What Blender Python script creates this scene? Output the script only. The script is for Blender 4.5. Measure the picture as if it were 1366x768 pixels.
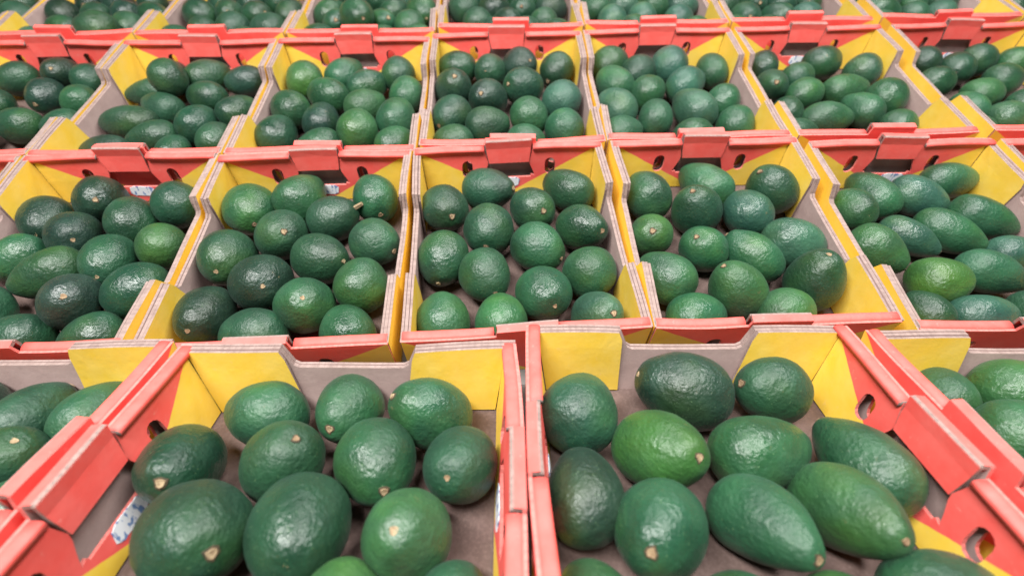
import bpy, bmesh, math, random
from mathutils import Vector, Matrix, noise
from mathutils.geometry import tessellate_polygon

for o in list(bpy.data.objects):
    bpy.data.objects.remove(o)
scene = bpy.context.scene
C = scene.collection
R = math.radians

# ---------------------------------------------------------------- camera
PITCH = 32.674                      # degrees below the horizontal
SLOPE = 21.35                       # tilt of the display deck behind the front row
CAM_Z = 1.204
cam = bpy.data.objects.new('camera', bpy.data.cameras.new('camera'))
C.objects.link(cam)
cam.location = (0, 0, CAM_Z)
cam.rotation_euler = (R(90 - PITCH), 0, 0)
cam.data.sensor_width = 36
cam.data.lens = 36 * 654.46 / 1366
cam.data.clip_start = 0.01
cam.data.clip_end = 50
cam.data.dof.use_dof = True
cam.data.dof.focus_distance = 0.58
cam.data.dof.aperture_fstop = 3.2
scene.camera = cam

# ---------------------------------------------------------------- light
world = bpy.data.worlds.new('World')
scene.world = world
world.use_nodes = True
world.node_tree.nodes['Background'].inputs[0].default_value = (0.93, 0.97, 1.0, 1)
world.node_tree.nodes['Background'].inputs[1].default_value = 0.07

def ceiling_lamp(loc, sx, sy, watts, aim, colour=(1.0, 0.98, 0.96)):
    d = bpy.data.lights.new('ceiling_lamp', 'AREA')
    d.shape = 'RECTANGLE'; d.size = sx; d.size_y = sy; d.energy = watts; d.color = colour
    o = bpy.data.objects.new('ceiling_lamp', d)
    C.objects.link(o)
    o.location = loc
    o.rotation_euler = (Vector(aim) - Vector(loc)).to_track_quat('-Z', 'Y').to_euler()
    return o

ceiling_lamp((-0.6, -0.30, 2.6), 1.4, 0.30, 88, (0.0, 0.6, 0.9))
ceiling_lamp((0.9, 0.35, 2.7), 1.4, 0.30, 52, (0.3, 0.8, 0.9))
ceiling_lamp((0.2, 1.7, 3.0), 1.4, 0.45, 26, (0.2, 1.2, 1.0))

scene.view_settings.view_transform = 'Standard'
scene.view_settings.look = 'None'
scene.view_settings.exposure = 0.0
scene.view_settings.gamma = 1.0

# ---------------------------------------------------------------- sizes (metres)
W, H = 0.305, 0.088                 # tray: end wall width, wall height
L_FRONT, L_BACK = 0.347, 0.361      # side wall length in the front row and in the rows behind
HLOW = 0.064                        # side wall height in the cut-down middle
PLY = 0.0031                        # board thickness

# ---------------------------------------------------------------- materials
def nt(name):
    m = bpy.data.materials.new(name); m.use_nodes = True
    t = m.node_tree
    return m, t, t.nodes['Principled BSDF'], t.nodes.new, t.links.new

def math_node(t, op, a, b=None, c=None):
    n = t.nodes.new('ShaderNodeMath'); n.operation = op
    for i, v in enumerate((a, b, c)):
        if v is None: continue
        if isinstance(v, (int, float)): n.inputs[i].default_value = v
        else: t.links.new(v, n.inputs[i])
    return n.outputs[0]

def mixc(t, fac, a, b):
    n = t.nodes.new('ShaderNodeMix'); n.data_type = 'RGBA'
    if isinstance(fac, (int, float)): n.inputs[0].default_value = fac
    else: t.links.new(fac, n.inputs[0])
    for i, v in ((6, a), (7, b)):
        if isinstance(v, tuple): n.inputs[i].default_value = (*v, 1)
        else: t.links.new(v, n.inputs[i])
    return n.outputs[2]

def noise_fac(t, vec, scale, detail=3, rough=0.5, lo=0.35, hi=0.65):
    n = t.nodes.new('ShaderNodeTexNoise')
    n.inputs['Scale'].default_value = scale; n.inputs['Detail'].default_value = detail
    n.inputs['Roughness'].default_value = rough
    t.links.new(vec, n.inputs['Vector'])
    r = t.nodes.new('ShaderNodeMapRange')
    r.inputs[1].default_value = lo; r.inputs[2].default_value = hi
    t.links.new(n.outputs['Fac'], r.inputs[0])
    return r.outputs[0]

PINK, PINK2 = (0.87, 0.105, 0.088), (0.88, 0.145, 0.125)
YEL, YEL2 = (0.87, 0.575, 0.06), (0.88, 0.615, 0.11)
KRAFT, KRAFT2 = (0.50, 0.365, 0.335), (0.43, 0.305, 0.28)

def flute_bump(t, obj_vec, axis, strength):
    """Faint ribs of the corrugated board, plus paper grain."""
    sp = t.nodes.new('ShaderNodeSeparateXYZ'); t.links.new(obj_vec, sp.inputs[0])
    rib = math_node(t, 'SINE', math_node(t, 'MULTIPLY', sp.outputs[axis], 2 * math.pi / 0.0065))
    gr = noise_fac(t, obj_vec, 260, 4, 0.6, 0.2, 0.8)
    big = noise_fac(t, obj_vec, 22, 3, 0.5, 0.2, 0.8)
    h = math_node(t, 'ADD', math_node(t, 'MULTIPLY', rib, 0.05), math_node(t, 'ADD', math_node(t, 'MULTIPLY', gr, 0.5), math_node(t, 'MULTIPLY', big, 2.5)))
    b = t.nodes.new('ShaderNodeBump'); b.inputs['Strength'].default_value = strength
    b.inputs['Distance'].default_value = 0.0006
    t.links.new(h, b.inputs['Height'])
    return b.outputs[0], sp

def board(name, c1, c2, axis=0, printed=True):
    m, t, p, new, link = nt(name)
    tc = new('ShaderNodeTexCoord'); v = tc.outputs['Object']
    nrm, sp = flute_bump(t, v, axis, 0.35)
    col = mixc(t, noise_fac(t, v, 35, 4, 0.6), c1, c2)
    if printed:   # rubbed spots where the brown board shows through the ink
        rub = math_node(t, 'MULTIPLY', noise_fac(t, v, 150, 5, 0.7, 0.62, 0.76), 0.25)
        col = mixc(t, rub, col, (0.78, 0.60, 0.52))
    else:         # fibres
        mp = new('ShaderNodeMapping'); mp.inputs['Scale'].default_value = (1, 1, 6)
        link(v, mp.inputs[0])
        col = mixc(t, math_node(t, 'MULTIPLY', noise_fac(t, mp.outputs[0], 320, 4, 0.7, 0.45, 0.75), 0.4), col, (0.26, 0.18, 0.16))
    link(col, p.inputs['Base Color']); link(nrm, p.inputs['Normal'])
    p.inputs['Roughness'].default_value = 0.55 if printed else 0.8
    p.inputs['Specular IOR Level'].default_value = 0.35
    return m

def end_print(name):
    """Ink of the end walls: coral, with yellow lower corners cut by a diagonal from each top corner."""
    m, t, p, new, link = nt(name)
    tc = new('ShaderNodeTexCoord'); v = tc.outputs['Object']
    nrm, sp = flute_bump(t, v, 0, 0.35)
    ax = math_node(t, 'ABSOLUTE', sp.outputs[0])
    wob = math_node(t, 'MULTIPLY', noise_fac(t, v, 60, 2, 0.5, 0.2, 0.8), 0.0012)
    depth = math_node(t, 'SUBTRACT', H + 0.001, math_node(t, 'ADD', sp.outputs[2], wob))
    line = math_node(t, 'MULTIPLY', math_node(t, 'SUBTRACT', W / 2 - 0.004, ax), 0.56)
    d = math_node(t, 'SUBTRACT', depth, line)
    fac = t.nodes.new('ShaderNodeMapRange'); fac.inputs[1].default_value = -0.0004; fac.inputs[2].default_value = 0.0004
    link(d, fac.inputs[0])
    lf = noise_fac(t, v, 30, 4, 0.6)
    col = mixc(t, fac.outputs[0], mixc(t, lf, PINK, PINK2), mixc(t, lf, YEL, YEL2))
    rub = math_node(t, 'MULTIPLY', noise_fac(t, v, 150, 5, 0.7, 0.62, 0.76), 0.25)
    col = mixc(t, rub, col, (0.80, 0.60, 0.52))
    link(col, p.inputs['Base Color']); link(nrm, p.inputs['Normal'])
    p.inputs['Roughness'].default_value = 0.5
    p.inputs['Specular IOR Level'].default_value = 0.35
    return m

def edge_mat(name, axis, c1=(0.33, 0.245, 0.22), c2=(0.25, 0.18, 0.16)):
    """Cut edge of corrugated board: two liners with the wave between."""
    m, t, p, new, link = nt(name)
    tc = new('ShaderNodeTexCoord'); v = tc.outputs['Object']
    sp = new('ShaderNodeSeparateXYZ'); link(v, sp.inputs[0])
    wv = math_node(t, 'SINE', math_node(t, 'MULTIPLY', sp.outputs[axis], 2 * math.pi / 0.0065))
    f = t.nodes.new('ShaderNodeMapRange'); f.inputs[1].default_value = 0.1; f.inputs[2].default_value = 1.0
    f.inputs[3].default_value = 0; f.inputs[4].default_value = 0.32
    link(math_node(t, 'ADD', wv, math_node(t, 'MULTIPLY', math_node(t, 'SUBTRACT', noise_fac(t, v, 120, 3, 0.6), 0.6), 1.6)), f.inputs[0])
    lf = noise_fac(t, v, 90, 4, 0.6)
    col = mixc(t, f.outputs[0], mixc(t, lf, c1, c2), (0.17, 0.115, 0.105))
    link(col, p.inputs['Base Color'])
    b = new('ShaderNodeBump'); b.inputs['Strength'].default_value = 0.6; b.inputs['Distance'].default_value = 0.0008
    link(noise_fac(t, v, 400, 3, 0.6, 0.2, 0.8), b.inputs['Height']); link(b.outputs[0], p.inputs['Normal'])
    p.inputs['Roughness'].default_value = 0.85
    p.inputs['Specular IOR Level'].default_value = 0.2
    return m

def label_mat():
    m, t, p, new, link = nt('label_print')
    tc = new('ShaderNodeTexCoord'); v = tc.outputs['Object']
    mp = new('ShaderNodeMapping'); mp.inputs['Scale'].default_value = (1, 1, 0.55); link(v, mp.inputs[0])
    f = noise_fac(t, mp.outputs[0], 230, 2, 0.4, 0.52, 0.60)
    col = mixc(t, f, (0.80, 0.83, 0.86), (0.16, 0.27, 0.50))
    link(col, p.inputs['Base Color'])
    p.inputs['Roughness'].default_value = 0.35
    return m

def skin_mat():
    m, t, p, new, link = nt('avocado_skin')
    tc = new('ShaderNodeTexCoord'); oi = new('ShaderNodeObjectInfo')
    va = new('ShaderNodeVectorMath'); va.operation = 'ADD'
    rs = new('ShaderNodeVectorMath'); rs.operation = 'SCALE'; rs.inputs[0].default_value = (3.1, 1.7, 2.3)
    link(oi.outputs['Random'], rs.inputs['Scale'])
    link(tc.outputs['Object'], va.inputs[0]); link(rs.outputs[0], va.inputs[1])
    v = va.outputs[0]
    base = oi.outputs['Color']
    dark = mixc(t, 1.0, base, base)
    mul = new('ShaderNodeMix'); mul.data_type = 'RGBA'; mul.blend_type = 'MULTIPLY'; mul.inputs[0].default_value = 1
    link(base, mul.inputs[6]); mul.inputs[7].default_value = (0.50, 0.55, 0.62, 1)
    col = mixc(t, noise_fac(t, v, 24, 4, 0.55, 0.32, 0.68), mul.outputs[2], base)
    # grey green cast of the waxy skin in soft patches
    col = mixc(t, math_node(t, 'MULTIPLY', noise_fac(t, v, 16, 4, 0.65, 0.45, 0.75), 0.22), col, (0.055, 0.15, 0.095))
    # broad blotches: darker ripening areas and a yellower side
    col = mixc(t, math_node(t, 'MULTIPLY', noise_fac(t, v, 11, 3, 0.6, 0.50, 0.70), 0.55), col, (0.012, 0.030, 0.018))
    yel = new('ShaderNodeMix'); yel.data_type = 'RGBA'; yel.blend_type = 'MULTIPLY'; yel.inputs[0].default_value = 1
    link(col, yel.inputs[6]); yel.inputs[7].default_value = (1.75, 1.32, 0.75, 1)
    vs = new('ShaderNodeVectorMath'); vs.operation = 'ADD'; vs.inputs[1].default_value = (9, 4, 2); link(v, vs.inputs[0])
    col = mixc(t, math_node(t, 'MULTIPLY', noise_fac(t, vs.outputs[0], 13, 2, 0.5, 0.52, 0.72), 0.8), col, yel.outputs[2])
    # pale lenticels
    vo = new('ShaderNodeTexVoronoi'); vo.inputs['Scale'].default_value = 330; link(v, vo.inputs['Vector'])
    lr = new('ShaderNodeMapRange'); lr.inputs[1].default_value = 0.20; lr.inputs[2].default_value = 0.06
    link(vo.outputs['Distance'], lr.inputs[0])
    sparse = noise_fac(t, v, 130, 2, 0.5, 0.48, 0.62)
    col = mixc(t, math_node(t, 'MULTIPLY', math_node(t, 'MULTIPLY', lr.outputs[0], sparse), 0.5), col, (0.20, 0.33, 0.15))
    # brown scars
    col = mixc(t, math_node(t, 'MULTIPLY', noise_fac(t, v, 95, 4, 0.75, 0.67, 0.74), 0.7), col, (0.15, 0.115, 0.055))
    # dark scuffs
    col = mixc(t, math_node(t, 'MULTIPLY', noise_fac(t, v, 70, 5, 0.7, 0.66, 0.76), 0.55), col, (0.018, 0.03, 0.02))
    link(col, p.inputs['Base Color'])
    # pebbled relief
    vb = new('ShaderNodeTexVoronoi'); vb.feature = 'SMOOTH_F1'; vb.inputs['Scale'].default_value = 300; link(v, vb.inputs['Vector'])
    hb = math_node(t, 'ADD', math_node(t, 'MULTIPLY', vb.outputs['Distance'], -0.5), math_node(t, 'ADD', noise_fac(t, v, 210, 3, 0.6, 0.2, 0.8), math_node(t, 'MULTIPLY', noise_fac(t, v, 60, 2, 0.5, 0.2, 0.8), 1.3)))
    b = new('ShaderNodeBump'); b.inputs['Strength'].default_value = 0.72; b.inputs['Distance'].default_value = 0.0010
    link(hb, b.inputs['Height']); link(b.outputs[0], p.inputs['Normal'])
    rr = new('ShaderNodeMapRange'); rr.inputs[3].default_value = 0.24; rr.inputs[4].default_value = 0.40
    link(noise_fac(t, v, 40, 3, 0.6, 0.3, 0.7), rr.inputs[0])
    link(math_node(t, 'ADD', rr.outputs[0], math_node(t, 'MULTIPLY', oi.outputs['Random'], 0.16)), p.inputs['Roughness'])
    p.inputs['Specular IOR Level'].default_value = 0.5
    p.inputs['Sheen Weight'].default_value = 0.03
    p.inputs['Sheen Roughness'].default_value = 0.5
    p.inputs['Sheen Tint'].default_value = (0.7, 0.95, 0.85, 1)
    return m

def stem_mat():
    m, t, p, new, link = nt('stem_wood')
    tc = new('ShaderNodeTexCoord'); v = tc.outputs['Object']
    oi = new('ShaderNodeObjectInfo')
    col = mixc(t, noise_fac(t, v, 300, 3, 0.6), (0.44, 0.34, 0.20), (0.20, 0.13, 0.07))
    col = mixc(t, math_node(t, 'MULTIPLY', oi.outputs['Random'], 0.7), col, (0.17, 0.095, 0.05))
    link(col, p.inputs['Base Color']); p.inputs['Roughness'].default_value = 0.8
    return m

def stem_ring_mat():
    m, t, p, new, link = nt('stem_ring')
    tc = new('ShaderNodeTexCoord')
    link(mixc(t, noise_fac(t, tc.outputs['Object'], 400, 2), (0.075, 0.05, 0.025), (0.03, 0.028, 0.015)), p.inputs['Base Color'])
    p.inputs['Roughness'].default_value = 0.8
    return m

def shelf_mat():
    m, t, p, new, link = nt('shelf_board')
    tc = new('ShaderNodeTexCoord'); v = tc.outputs['Object']
    col = mixc(t, noise_fac(t, v, 12, 5, 0.6), (0.10, 0.095, 0.09), (0.16, 0.15, 0.14))
    link(col, p.inputs['Base Color']); p.inputs['Roughness'].default_value = 0.6
    return m

M_END = end_print('end_wall_ink')
M_PINK = board('coral_ink', PINK, PINK2, 0)
M_YEL = board('yellow_ink', YEL, YEL2, 1)
M_KRAFT = board('kraft_board', KRAFT, KRAFT2, 1, False)
M_BASE = board('tray_base_board_shaded', (0.14, 0.092, 0.08), (0.10, 0.066, 0.056), 1, False)  # kraft darkened so the shade between the fruit is in its colour
M_EDGE_Y = edge_mat('cut_edge_long', 1)
M_EDGE_X = edge_mat('cut_edge_short', 0)
M_EDGE_P = edge_mat('inked_edge', 0, (0.74, 0.22, 0.19), (0.66, 0.16, 0.14))
M_LABEL = label_mat()
M_SKIN = skin_mat()
M_STEM = stem_mat()
M_RING = stem_ring_mat()
M_SHELF = shelf_mat()

# ---------------------------------------------------------------- mesh helpers
def link_mesh(name, bm, mats, parent=None, smooth=False):
    me = bpy.data.meshes.new(name)
    bm.normal_update()
    bm.to_mesh(me); bm.free()
    for m in mats: me.materials.append(m)
    if smooth:
        for p in me.polygons: p.use_smooth = True
    o = bpy.data.objects.new(name, me)
    C.objects.link(o)
    if parent: o.parent = parent
    return o

def plate(bm, loops, to3d, t0, t1, mats, step=0.022):
    """Flat board cut to 2D loops (outer, holes...), between depths t0 and t1.
    mats = indices for (front at t0, back at t1, cut edge). to3d(a, b, t) -> Vector."""
    tmp = bmesh.new()
    flat = [Vector((a, b, 0)) for lp in loops for a, b in lp]
    vs = [tmp.verts.new(p) for p in flat]
    for tri in tessellate_polygon([[Vector((a, b, 0)) for a, b in lp] for lp in loops]):
        try: tmp.faces.new([vs[i] for i in tri])
        except ValueError: pass
    bmesh.ops.recalc_face_normals(tmp, faces=tmp.faces)
    lo = [min(p[i] for p in flat) for i in (0, 1)]; hi = [max(p[i] for p in flat) for i in (0, 1)]
    for i in (0, 1):
        n = int((hi[i] - lo[i]) / step)
        for k in range(1, n + 1):
            co = Vector((0, 0, 0)); co[i] = lo[i] + (hi[i] - lo[i]) * k / (n + 1)
            no = Vector((0, 0, 0)); no[i] = 1
            bmesh.ops.bisect_plane(tmp, geom=tmp.verts[:] + tmp.edges[:] + tmp.faces[:], dist=1e-6, plane_co=co, plane_no=no)
    bmesh.ops.remove_doubles(tmp, verts=tmp.verts, dist=1e-6)
    tmp.verts.index_update()
    A = [bm.verts.new(to3d(v.co.x, v.co.y, t0)) for v in tmp.verts]
    B = [bm.verts.new(to3d(v.co.x, v.co.y, t1)) for v in tmp.verts]
    for f in tmp.faces:
        ids = [v.index for v in f.verts]
        nf = bm.faces.new([A[i] for i in ids]); nf.material_index = mats[0]
        nf = bm.faces.new([B[i] for i in reversed(ids)]); nf.material_index = mats[1]
    for e in tmp.edges:
        if len(e.link_faces) == 1:
            i, j = e.verts[0].index, e.verts[1].index
            nf = bm.faces.new((A[i], A[j], B[j], B[i])); nf.material_index = mats[2]
    tmp.free()
    bmesh.ops.recalc_face_normals(bm, faces=bm.faces)

def pill(cx, cz, w, h, lean=0.0, n=6):
    r = w / 2; pts = []
    for k in range(n + 1):
        a = math.pi * k / n
        pts.append((r * math.cos(a), h / 2 - r + r * math.sin(a)))
    for k in range(n + 1):
        a = math.pi + math.pi * k / n
        pts.append((r * math.cos(a), -h / 2 + r + r * math.sin(a)))
    return [(cx + x + lean * z, cz + z) for x, z in pts]

def wall_noise(p, seed, amp):
    return amp * noise.noise(Vector((p[0] * 9 + seed * 7.3, p[1] * 9 - seed * 3.1, p[2] * 14 + seed)))

def empty(name, mat):
    o = bpy.data.objects.new(name, None); C.objects.link(o)
    o.empty_display_size = 0.05
    o.matrix_world = mat
    return o

# ---------------------------------------------------------------- one cardboard tray
def build_tray(name, mat, label, seed, L):
    rnd = random.Random(seed)
    YT = L / 2 - 0.104
    root = empty(name, mat)
    root['label'] = label; root['category'] = 'cardboard tray'; root['group'] = 'avocado trays'
    # base
    bm = bmesh.new()
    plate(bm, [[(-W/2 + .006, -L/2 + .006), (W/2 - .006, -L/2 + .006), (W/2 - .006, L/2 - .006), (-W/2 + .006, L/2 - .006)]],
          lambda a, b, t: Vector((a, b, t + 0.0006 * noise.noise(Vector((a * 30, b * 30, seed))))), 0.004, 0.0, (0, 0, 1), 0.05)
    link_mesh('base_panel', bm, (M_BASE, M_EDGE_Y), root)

    # end walls
    for s in (-1, 1):
        sd = seed * 2 + (s > 0)
        bow = rnd.uniform(-0.001, 0.004)
        lift = rnd.uniform(-0.0015, 0.0015)
        tabup = H + (0.0125 + rnd.uniform(-0.0035, 0.002) if (seed, s) not in FLAT_TABS else 0.003)
        def end3d(lean_top, lean_in, s=s, sd=sd, bow=bow):
            def f(x, z, t):
                # t measured inwards from the outside of the wall; the flap leans in towards the base
                y = L/2 - t - lean_in * (1 - z / H) * (1 if lean_in else 0)
                y += bow * math.cos(math.pi * x / W) * (z / H) - 0.003
                y += wall_noise((x, s, z), sd, 0.0030) * (z / H)
                zz = z + wall_noise((x, 0, 0), sd + 50, 0.0032) * (z / H) ** 2
                return Vector((x, s * y, zz))
            return f
        # outer panel with its half of the tab
        outer = [(-W/2 + .003, 0), (W/2 - .003, 0), (W/2 - .003, H), (.0375, H), (.0365, tabup), (-.0365, tabup), (-.0375, H), (-W/2 + .003, H)]
        bm = bmesh.new()
        plate(bm, [outer, pill(-.068, H - .042, .018, .030), pill(.068, H - .042, .018, .030)],
              end3d(0, 0), 0.0, PLY, (0, 1, 2))
        ew = link_mesh('end_wall', bm, (M_END, M_KRAFT, M_EDGE_P), root)
        # fold-over flap inside, with the notch under the tab
        top = H - 0.0005
        nl, nr = rnd.uniform(.0375, .0405), rnd.uniform(.0375, .0405)
        flap = [(-W/2 + .0155, .006), (W/2 - .0155, .006), (W/2 - .0125, top), (nr, top), (nr - .001, top - .008), (.0335, top - .024), (.0345, top - .030), (.0395, top - .042), (.043, top - .052),
                (.037, top - .050), (.036, top - .054), (-.036, top - .054), (-.037, top - .050), (-.043, top - .052), (-.0395, top - .042), (-.0345, top - .030), (-.0335, top - .024), (-nl + .001, top - .008), (-nl, top), (-W/2 + .0125, top)]
        bm = bmesh.new()
        fl3 = end3d(0, 0.0125)
        plate(bm, [flap, pill(-.068, H - .036, .017, .030, 0.04), pill(.068, H - .036, .017, .030, -0.04)],
              fl3, PLY + 0.0042 + PLY, PLY + 0.0042, (0, 1, 2))
        link_mesh('fold_over_flap', bm, (M_END, M_KRAFT, M_EDGE_P), ew)
        # rounded fold along the top
        e0 = end3d(0, 0)
        for x0, x1 in ((-W/2 + .004, -nl - .0004), (nr + .0004, W/2 - .004)):
            bm = bmesh.new(); rings = []
            nseg = 9; na = 6
            for i in range(nseg + 1):
                x = x0 + (x1 - x0) * i / nseg
                ring = []
                for k in range(na + 1):
                    a = math.pi * k / na
                    t = (PLY + 0.0057) - 0.0061 * math.cos(a)
                    p = e0(x, H, t)
                    p.z += 0.0024 * math.sin(a) - 0.0004
                    ring.append(bm.verts.new(p))
                for k in (na, 0):
                    t = (PLY + 0.0057) - 0.0061 * math.cos(math.pi * k / na)
                    p = e0(x, H, t); p.z -= 0.005
                    ring.append(bm.verts.new(p))
                rings.append(ring)
            n = len(rings[0])
            for a, b in zip(rings, rings[1:]):
                for k in range(n):
                    bm.faces.new((a[k], a[(k + 1) % n], b[(k + 1) % n], b[k]))
            for q in (rings[0], rings[-1]):
                f = bm.faces.new(q); f.material_index = 1
            bmesh.ops.recalc_face_normals(bm, faces=bm.faces)
            link_mesh('top_fold', bm, (M_PINK, M_EDGE_X), ew, True)
        # lock tab: inner leaf standing above the wall
        tl = rnd.uniform(-.001, .002)
        tab = [(-.0325 + tl, H - .026), (.0325 + tl, H - .026), (.0352, H - .008), (.0368, tabup), (-.0368, tabup), (-.0352, H - .008)]
        bm = bmesh.new()
        plate(bm, [tab], lambda x, z, t: fl3(x, min(z, H), t) + Vector((0, -s * 0.0006, max(0, z - H))), PLY + 0.0042 + PLY + 0.0010, PLY + 0.0042 + 0.001, (0, 0, 1), 0.015)
        lt = link_mesh('lock_tab', bm, (M_PINK, M_EDGE_X), ew)
        bm = bmesh.new()                      # the fold across the tab's top
        ring = []
        for x in (-.0360, -.012, .012, .0360):
            r4 = []
            for t, dz in ((0.0, -.003), (0.0, .0005), (PLY + .0042 + PLY * .5, .0018), (PLY + .0042 + PLY + .0012, .0005), (PLY + .0042 + PLY + .0012, -.003)):
                p = e0(x, H, t); p.z = e0(x, H, 0).z + (tabup - H) + dz; r4.append(bm.verts.new(p))
            ring.append(r4)
        for a, b in zip(ring, ring[1:]):
            for k in range(5):
                f = bm.faces.new((a[k], a[(k + 1) % 5], b[(k + 1) % 5], b[k])); f.material_index = 1 if k == 2 else 0
        for q in (ring[0], ring[-1]): bm.faces.new(q).material_index = 1
        bmesh.ops.recalc_face_normals(bm, faces=bm.faces)
        link_mesh('tab_fold', bm, (M_PINK, M_EDGE_X), ew)
        # paper label low on the flap
        if s > 0 or seed % 3 == 0 or name_front(seed):
            bm = bmesh.new()
            cx = rnd.uniform(-.006, .014)
            pts = []
            for k in range(20):
                a = 2 * math.pi * k / 20
                sx = .0195 * math.copysign(abs(math.cos(a)) ** .5, math.cos(a)); sz = .0085 * math.copysign(abs(math.sin(a)) ** .6, math.sin(a))
                pts.append((cx + sx + .0012 * math.sin(5 * a), H - .062 + sz + .0008 * math.cos(7 * a)))
            plate(bm, [pts], fl3, PLY + 0.0042 + PLY + .0010, PLY + 0.0042 + PLY + .0003, (0, 0, 0))
            link_mesh('paper_label', bm, (M_LABEL,), ew)

    # side walls
    for s in (-1, 1):
        sd = seed * 5 + (s > 0) + 100
        bow = rnd.uniform(-0.001, 0.0035)
        lean = rnd.uniform(0.001, 0.004)
        y1, y2 = YT + rnd.uniform(-.003, .003), YT + rnd.uniform(-.003, .003)
        def side3d(s=s, sd=sd, bow=bow, lean=lean):
            def f(y, z, t):
                x = W/2 - t - 0.001 - bow * math.cos(math.pi * y / L) * (z / H) - lean * (1 - z / H)
                x += wall_noise((s, y, z), sd, 0.0025) * (z / H)
                zz = z + wall_noise((0, y, 0), sd + 9, 0.0034) * (z / H) ** 2
                return Vector((s * x, y, zz))
            return f
        sf = side3d()
        def prof(drop, inset):
            return [(-L/2 + inset, 0.004 if inset > .005 else 0), (L/2 - inset, 0.004 if inset > .005 else 0), (L/2 - inset, H - drop), (y2, H - drop), (y2 - .009, HLOW + .003 - drop), (y2 - .014, HLOW - drop),
                    (-y1 + .014, HLOW - drop), (-y1 + .009, HLOW + .003 - drop), (-y1, H - drop), (-L/2 + inset, H - drop)]
        bm = bmesh.new()
        plate(bm, [prof(0.0, .0045)], sf, 0.0, PLY, (0, 1, 2))
        sw = link_mesh('side_wall', bm, (M_YEL, M_KRAFT, M_EDGE_Y), root)
        bm = bmesh.new()
        plate(bm, [prof(rnd.uniform(.0003, .0015), .0145)], sf, PLY + .0006, 2.5 * PLY, (0, 0, 1))
        link_mesh('inner_ply', bm, (M_KRAFT, M_EDGE_Y), sw)
        for q in (-1, 1):
            yt = (y2 if q > 0 else y1) + rnd.uniform(0, .002)
            d = rnd.uniform(.0005, .002)
            fl = [(q * (L/2 - .0262), .006), (q * (L/2 - .0140), H - d), (q * yt, H - d), (q * (yt - .004), H - .012), (q * (yt - rnd.uniform(.006, .016)), .006)]
            gap = rnd.uniform(.0003, .0014)
            bm = bmesh.new()
            plate(bm, [fl], sf, 3.5 * PLY + gap, 2.55 * PLY + gap, (0, 1, 2))
            link_mesh('corner_flap', bm, (M_YEL, M_KRAFT, M_EDGE_Y), sw)
    return root

FLAT_TABS = ((2, -1), (3, 1))           # the two pressed-down tabs where the round and the long fruit trays meet

def name_front(seed):
    return seed in (2, 3)

# ---------------------------------------------------------------- one avocado
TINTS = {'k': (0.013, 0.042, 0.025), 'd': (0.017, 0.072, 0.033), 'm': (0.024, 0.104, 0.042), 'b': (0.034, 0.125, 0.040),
         'v': (0.044, 0.148, 0.030), 'l': (0.036, 0.114, 0.070), 'p': (0.020, 0.042, 0.032)}  # fruit colours; darker ones on the left trays also stand for dimmer light

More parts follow.
